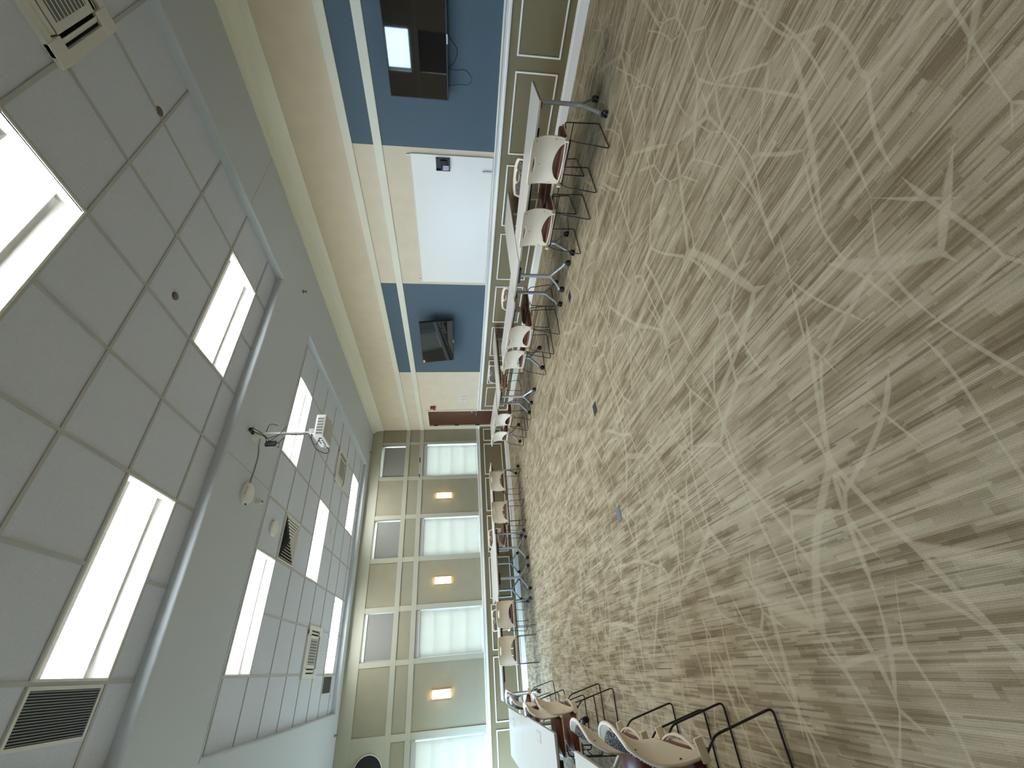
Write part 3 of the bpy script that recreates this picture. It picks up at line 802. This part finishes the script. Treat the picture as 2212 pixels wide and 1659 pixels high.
t = thing('fire_alarm', (0, -1.145, 1.95), 0, 'red fire alarm box with white strobe beside the brown door', 'fire alarm')
MB().box(-.05, 0, -.065, .065, -.062, .062, .006).build('box', m_red, t)
MB().box(-.062, -.05, .02, .05, -.01, .055, .004).build('strobe', m_met, t)
for yy, lab in ((-1.575, 'white switch plate on the tan wall, the one farther from the door'), (-1.455, 'white switch plate on the tan wall, the one nearer the door')):
    t = thing('switch_plate', (0, yy, 1.22), 0, lab, 'light switch', 'white wall switches near the door')
    MB().box(-.014, 0, -.048, .048, -.058, .058, .003).build('plate', m_met, t)
    MB().box(-.019, -.014, -.012, .012, -.02, .02, .002).build('rocker', m_shade_box, t)

# ------------------------------------------------------------------ things on the window wall
for x0, x1, lab in ((-.955, -.815, 'longer black clip on the cream band above the window nearest the door'), (-1.34, -1.262, 'shorter black clip on the cream band above the window nearest the door')):
    o = MB().box(x0, x1, -.028, -.017, 2.300, 2.322, .003).build('black_clip', m_black, origin=((x0+x1)/2, -.017, 2.3)); tag(o, lab, 'clip', 'black clips above the first window')
t = thing('wall_disc', (-6.745, -.016, 2.945), 0, 'round black disc with thin pale rim high on the cream wall near the photo edge', 'wall disc')
mb = MB(); mb.lathe([(.245, 0), (.248, -.035), (.240, -.040)], (0, 0, 0), 'y', 48); mb.build('rim', m_met, t)
mb = MB(); mb.lathe([(.239, -.034), (.237, -.0415), (.20, -.043)], (0, 0, 0), 'y', 48); mb.build('face', m_black, t)

# ------------------------------------------------------------------ floor boxes
def fbox(x, y, label, dark=True):
    t = thing('floor_outlet', (x, y, 0), 0, label, 'floor outlet', 'metal outlet covers in the carpet')
    MB().box(-.058, .058, -.048, .048, 0, .004, .001).build('cover', m_slate if not dark else mat('dark bronze cover', (64, 58, 52), .45, metal=.4), t)
    MB().box(-.045, .045, -.036, .036, .004, .005).build('flap', m_slate if not dark else m_rubber, t)
    if dark: MB().box(-.018, .018, -.014, .014, .005, .0055).build('pull_hole', m_black, t)
fbox(-1.835, -6.638, 'dark floor outlet cover in the carpet closest to the tables along the TV wall')
fbox(-3.400, -6.651, 'dark floor outlet cover in the middle of the open carpet')
fbox(-4.430, -6.661, 'grey floor outlet cover in the carpet nearest the left-hand chairs', False)

# ------------------------------------------------------------------ tables
TH, TD, TL_, TT = .635, .530, 1.56, .020
def make_table():
    t = thing('training_table', (0, 0, 0), 0, 'x', 'table', 'white rolling training tables around the room')
    mb = MB(); mb.slab(rrect(0, 0, TL_, TD, .010, 3), TH-.003, TH); mb.build('tabletop', m_top, t)
    mb = MB(); mb.slab(rrect(0, 0, TL_+.001, TD+.001, .010, 3), TH-TT, TH-.003); mb.build('edge_band', m_edge, t)
    mb = MB(); mb.box(-TL_/2+.10, TL_/2-.10, -.02, .02, TH-TT-.030, TH-TT-.0005, .004); mb.box(-TL_/2+.25, TL_/2-.25, .14, .15, TH-TT-.035, TH-TT-.0005)
    mb.build('under_beam', m_black, t)
    for sx in (-1, 1):
        x = sx*(TL_/2-.085)
        MB().box(x-.030, x+.030, -.20, .20, TH-TT-.016, TH-TT-.0005, .004).box(x-.022, x+.022, -.10, .10, TH-TT-.042, TH-TT-.012, .006).build('top_bracket', m_black, t)
        mb = MB(); zj = .20
        mb.tube([(x, 0, TH-TT-.03), (x, 0, zj-.01)], .0185, 12, rx=1.25)
        for sy in (-1, 1):
            mb.tube(fillet([(x, sy*.006, zj+.05), (x, sy*.012, zj), (x, sy*.160, .075), (x, sy*.195, .066)], .05, 5), [.019]*3+[.017]*6+[.0145]*20 if False else .0155, 10)
        mb.build('leg', m_silver, t)
        for sy in (-1, 1):
            c = MB(); y = sy*.195
            c.box(x-.012, x+.012, y-.020, y+.020, .040, .064, .005)
            for d in (-.017, .017):
                c.lathe([(.020, -.009), (.0275, -.007), (.0275, .007), (.020, .009)], (x+d, y, .0275), 'x', 18)
            c.tube([(x-.02, y, .0275), (x+.02, y, .0275)], .007, 8)
            c.build('caster', m_black, t)
    return t
tp_ = make_table(); used = [False]
def seg(a, b_, label, inset=0.0):
    a, b_ = Vector((*a, 0)), Vector((*b_, 0)); c = (a+b_)/2; d = b_-a
    return place(tp_, used, c, math.atan2(d.y, d.x), label)
seg((-1.262, -8.525), (-1.400, -6.985), 'white rolling table closest to the camera along the television wall')
seg((-.06, -6.60), (-1.655, -6.705), 'white rolling table set crosswise to the wall under the whiteboard')
seg((-1.455, -6.403), (-1.425, -4.878), 'white rolling table along the television wall, between the two crosswise tables')
seg((-.04, -3.885), (-1.63, -3.985), 'white rolling table set crosswise to the wall below the far television')
seg((-1.385, -3.62), (-1.265, -2.02), 'white rolling table along the television wall, the last one before the brown door')
seg((-1.68, -1.285), (-3.235, -1.30), 'white rolling table by the windows, the one nearest the door corner')
seg((-3.508, -1.70), (-3.508, -.14), 'white rolling table end-on to the window wall, the one nearer the door')
seg((-4.043, -1.70), (-4.043, -.14), 'white rolling table end-on to the window wall, the one farther from the door')
seg((-4.315, -1.33), (-5.865, -1.345), 'white rolling table by the windows under the third window, nearer the left row')
seg((-6.165, -2.42), (-6.15, -3.915), 'white rolling table at the far end of the left row')
seg((-5.875, -4.216), (-7.43, -4.216), 'white rolling table set crosswise within the left row')
seg((-6.125, -4.485), (-6.115, -6.045), 'white rolling table of the left row nearer the camera, with a pale outlet flap')
seg((-6.135, -6.70), (-6.135, -8.26), 'white rolling table of the left row closest to the camera, only a corner showing')

def flap(x, y, rz, label):
    t = thing('table_outlet', (x, y, TH), rz, label, 'table outlet', 'outlet flaps set in the table tops')
    MB().box(-.11, .11, -.04, .04, 0.0002, .0025, .001).build('flap', mat('pale flap', (204, 190, 180), .4), t)
    MB().box(-.085, .085, -.028, .028, .0026, .0033).build('lid', m_top, t)
flap(-5.945, -5.25, radians(90), 'clearest pale rectangular outlet flap, on the left row table')
flap(-6.02, -3.06, radians(90), 'pale rectangular outlet flap on the far left row table')
flap(-3.50, -1.25, radians(90), 'pale rectangular outlet flap on the table end-on to the windows')

# ------------------------------------------------------------------ chairs
def make_chair():
    t = thing('sled_chair', (0, 0, 0), 0, 'x', 'chair', 'white shell chairs with brown seats pushed up to the tables')
    def fn(s_, v):     # s across -1..1, v height 0..1
        hw = .196+.014*sin(pi*min(1, max(0, v))**.8)
        top = 1-.055*abs(s_)**3.5
        vv = v*top
        z = .368+.316*vv
        y = -.150-.020*vv+.022*sin(pi*vv)-.046*max(0, (vv-.55)/.45)**1.6+.050*abs(s_)**2.2
        return (s_*hw, y, z)
    ss = [-1+2*i/32 for i in range(33)]
    def low(s_): return .045+.255*max(0, 1-(s_/.82)**2)**.75 if abs(s_) < .82 else .045
    def hl(s_): return .865-.0*s_
    def h_lo(s_): return .885-.045*max(0, 1-(s_/.34)**2)**.6 if abs(s_) < .34 else .885
    def h_hi(s_): return .885+.050*max(0, 1-(s_/.34)**2)**.6 if abs(s_) < .34 else .885
    ss = sorted(set([round(x, 4) for x in ss+[-.82, .82, -.34, .34, -.32, .32, -.8, .8, -.76, .76, -.2, .2, -.17, .17]]))
    def surf(bands, f):
        mb = MB()
        for lo, hi, n in bands:
            us = list(range(n+1))
            cols = [[mb.bm.verts.new(f(s_, lo(s_)+(hi(s_)-lo(s_))*u/n)) for u in us] for s_ in ss]
            for i in range(len(ss)-1):
                for j in range(n):
                    q = [cols[i][j], cols[i+1][j], cols[i+1][j+1], cols[i][j+1]]
                    if (q[0].co-q[3].co).length+(q[1].co-q[2].co).length < 1e-5: continue
                    mb.face(q, True)
        bmesh.ops.remove_doubles(mb.bm, verts=mb.bm.verts, dist=.0004)
        bmesh.ops.dissolve_degenerate(mb.bm, edges=mb.bm.edges, dist=.00005)
        bmesh.ops.recalc_face_normals(mb.bm, faces=mb.bm.faces)
        return mb
    mb = surf([(lambda s_: 0, lambda s_: .045, 1), (low, h_lo, 10), (h_hi, lambda s_: 1, 3)], fn)
    shell = mb.build('back_shell', m_shell, t, sharp=False)
    md = shell.modifiers.new('thickness', 'SOLIDIFY'); md.thickness = .009*S; md.offset = 0
    bv = shell.modifiers.new('soft', 'BEVEL'); bv.width = .0025; bv.segments = 2; bv.limit_method = 'ANGLE'; bv.angle_limit = radians(50)
    # thick rolled rim up the sides and over the top
    rim = []
    for i in range(13): rim.append(fn(-1, i/12))
    for s_ in ss[1:-1]: rim.append(fn(s_, 1))
    for i in range(12, -1, -1): rim.append(fn(1, i/12))
    MB().tube(rim, .0080, 8).build('rim', m_shell, t, sharp=False)
    # speckled pad on the sitter's side
    pf = lambda s_, v: tuple(Vector(fn(s_*.91, v))+Vector((0, .014, 0)))
    mb = surf([(lambda s_: .40+.04*(1-abs(s_)), lambda s_: .935-.115*max(0, 1-(s_/.45)**2)**.6, 8)], pf)
    pad = mb.build('back_pad', m_pad, t, sharp=False)
    md = pad.modifiers.new('thickness', 'SOLIDIFY'); md.thickness = .016*S; md.offset = 0
    # seat pan and cushion
    mb = MB(); mb.slab(rrect(0, .045, .404, .345, .05), .348, .358); mb.build('seat_pan', m_shell, t)
    out = rrect(0, .050, .388, .340, .080, 6)
    mb = MB(); rings = []
    for sc, z in ((.985, .356), (1.0, .364), (1.0, .386), (.975, .398), (.88, .405), (.5, .404), (.1, .403)):
        rings.append([mb.bm.verts.new((x*sc, .050+(y-.050)*sc, z-(.02*max(0, (y-.13)/.08)**2 if z > .36 else 0))) for x, y in out])
    for A, B_ in zip(rings, rings[1:]):
        for i in range(len(A)): mb.face([A[i], A[(i+1) % len(A)], B_[(i+1) % len(A)], B_[i]], True)
    mb.face(rings[0][::-1]); mb.face(rings[-1], True)
    mb.build('seat', m_seat, t, sharp=False)
    for sx in (-1, 1):
        T = Matrix.Translation((sx*.203, -.128, .366)) @ Matrix.Rotation(radians(-12), 4, 'X')
        MB().box(-.008, .007, -.034, .048, -.017, .019, .005, T=T).build('side_bracket', m_shell, t)
        x = sx*.205
        path = fillet([(sx*.19, .12, .338), (x, .205, .338), (x, .225, .010), (x, -.225, .010), (x, -.160, .30), (sx*.198, -.10, .352)], .028, 5)
        MB().tube(path, .0052, 8).build('sled_leg', m_wire, t, sharp=False)
        for v_, s2 in ((.30, .93), (.88, .93)):
            p_ = Vector(fn(sx*s2, v_)); MB().lathe([(.0042, -.008), (.0042, -.005)], (p_.x, p_.y, p_.z), 'y', 10).build('screw', m_black, t)
    p_ = Vector(fn(0, .70)); MB().lathe([(.0042, -.008), (.0042, -.005)], (p_.x, p_.y, p_.z), 'y', 10).build('screw', m_black, t)
    MB().tube([(-.205, .212, .255), (.205, .212, .255)], .0045, 8).build('crossbar', m_wire, t)
    MB().tube([(-.20, -.12, .335), (.20, -.12, .335)], .0045, 8).build('crossbar', m_wire, t)
    return t
cp = make_chair(); used = [False]
def chair(x, y, dx, dy, label):
    place(cp, used, (x, y, 0), math.atan2(dy, dx)-pi/2, label)
chair(-1.550, -8.120, 1, .00, 'white shell chair on the aisle side, nearest the camera along the television wall')
chair(-1.590, -7.445, 1, .02, 'white shell chair on the aisle side, second from the camera along the television wall')
chair(-1.675, -5.830, 1, .0, 'white shell chair on the aisle side, third from the camera along the television wall')
chair(-1.590, -5.220, 1, .0, 'white shell chair on the aisle side, fourth from the camera along the television wall')
chair(-1.505, -3.285, 1, -.01, 'white shell chair on the aisle side, second last before the window wall')
chair(-1.497, -2.600, 1, -.05, 'white shell chair on the aisle side, last one before the window wall')
chair(-1.075, -7.570, -1, -.11, 'chair between table and wall below the near end of the whiteboard')
chair(-1.170, -5.815, -1, -.03, 'chair between table and wall at the far end of the whiteboard')
chair(-.400, -2.980, -.905, -.427, 'chair turned toward the camera by the wall beyond the far television, handle hole showing')
chair(-2.125, -1.490, .05, 1, 'white shell chair by the windows nearest the door corner, back to the room')
chair(-2.830, -1.610, .03, 1, 'white shell chair by the windows, second from the door corner, back to the room')
chair(-4.627, -1.490, .02, 1, 'white shell chair by the windows just past the end-on tables, back to the room')
chair(-5.180, -1.510, .02, 1, 'white shell chair by the windows farthest from the door, back to the room')
chair(-3.02, -.70, .25, -1, 'chair on the window side of the table nearest the door, only its curved top showing')
chair(-4.58, -.62, .35, -1, 'chair on the window side beyond the end-on tables, dark edge showing over the table')
chair(-5.905, -2.705, -.93, -.37, 'farthest chair of the left row, turned so its speckled inner back shows')
chair(-5.950, -3.330, -1, -.10, 'second farthest white shell chair of the left row')
chair(-5.940, -4.775, -1, -.02, 'third farthest white shell chair of the left row, at the crosswise table seam')
chair(-5.845, -5.440, -1, .06, 'fourth farthest white shell chair of the left row, pulled out into the aisle')
chair(-5.905, -7.065, -1, .02, 'second nearest white shell chair of the left row, cut by the photo edge')
chair(-5.870, -7.710, -1, .0, 'nearest and largest white shell chair of the left row, black legs cut off')
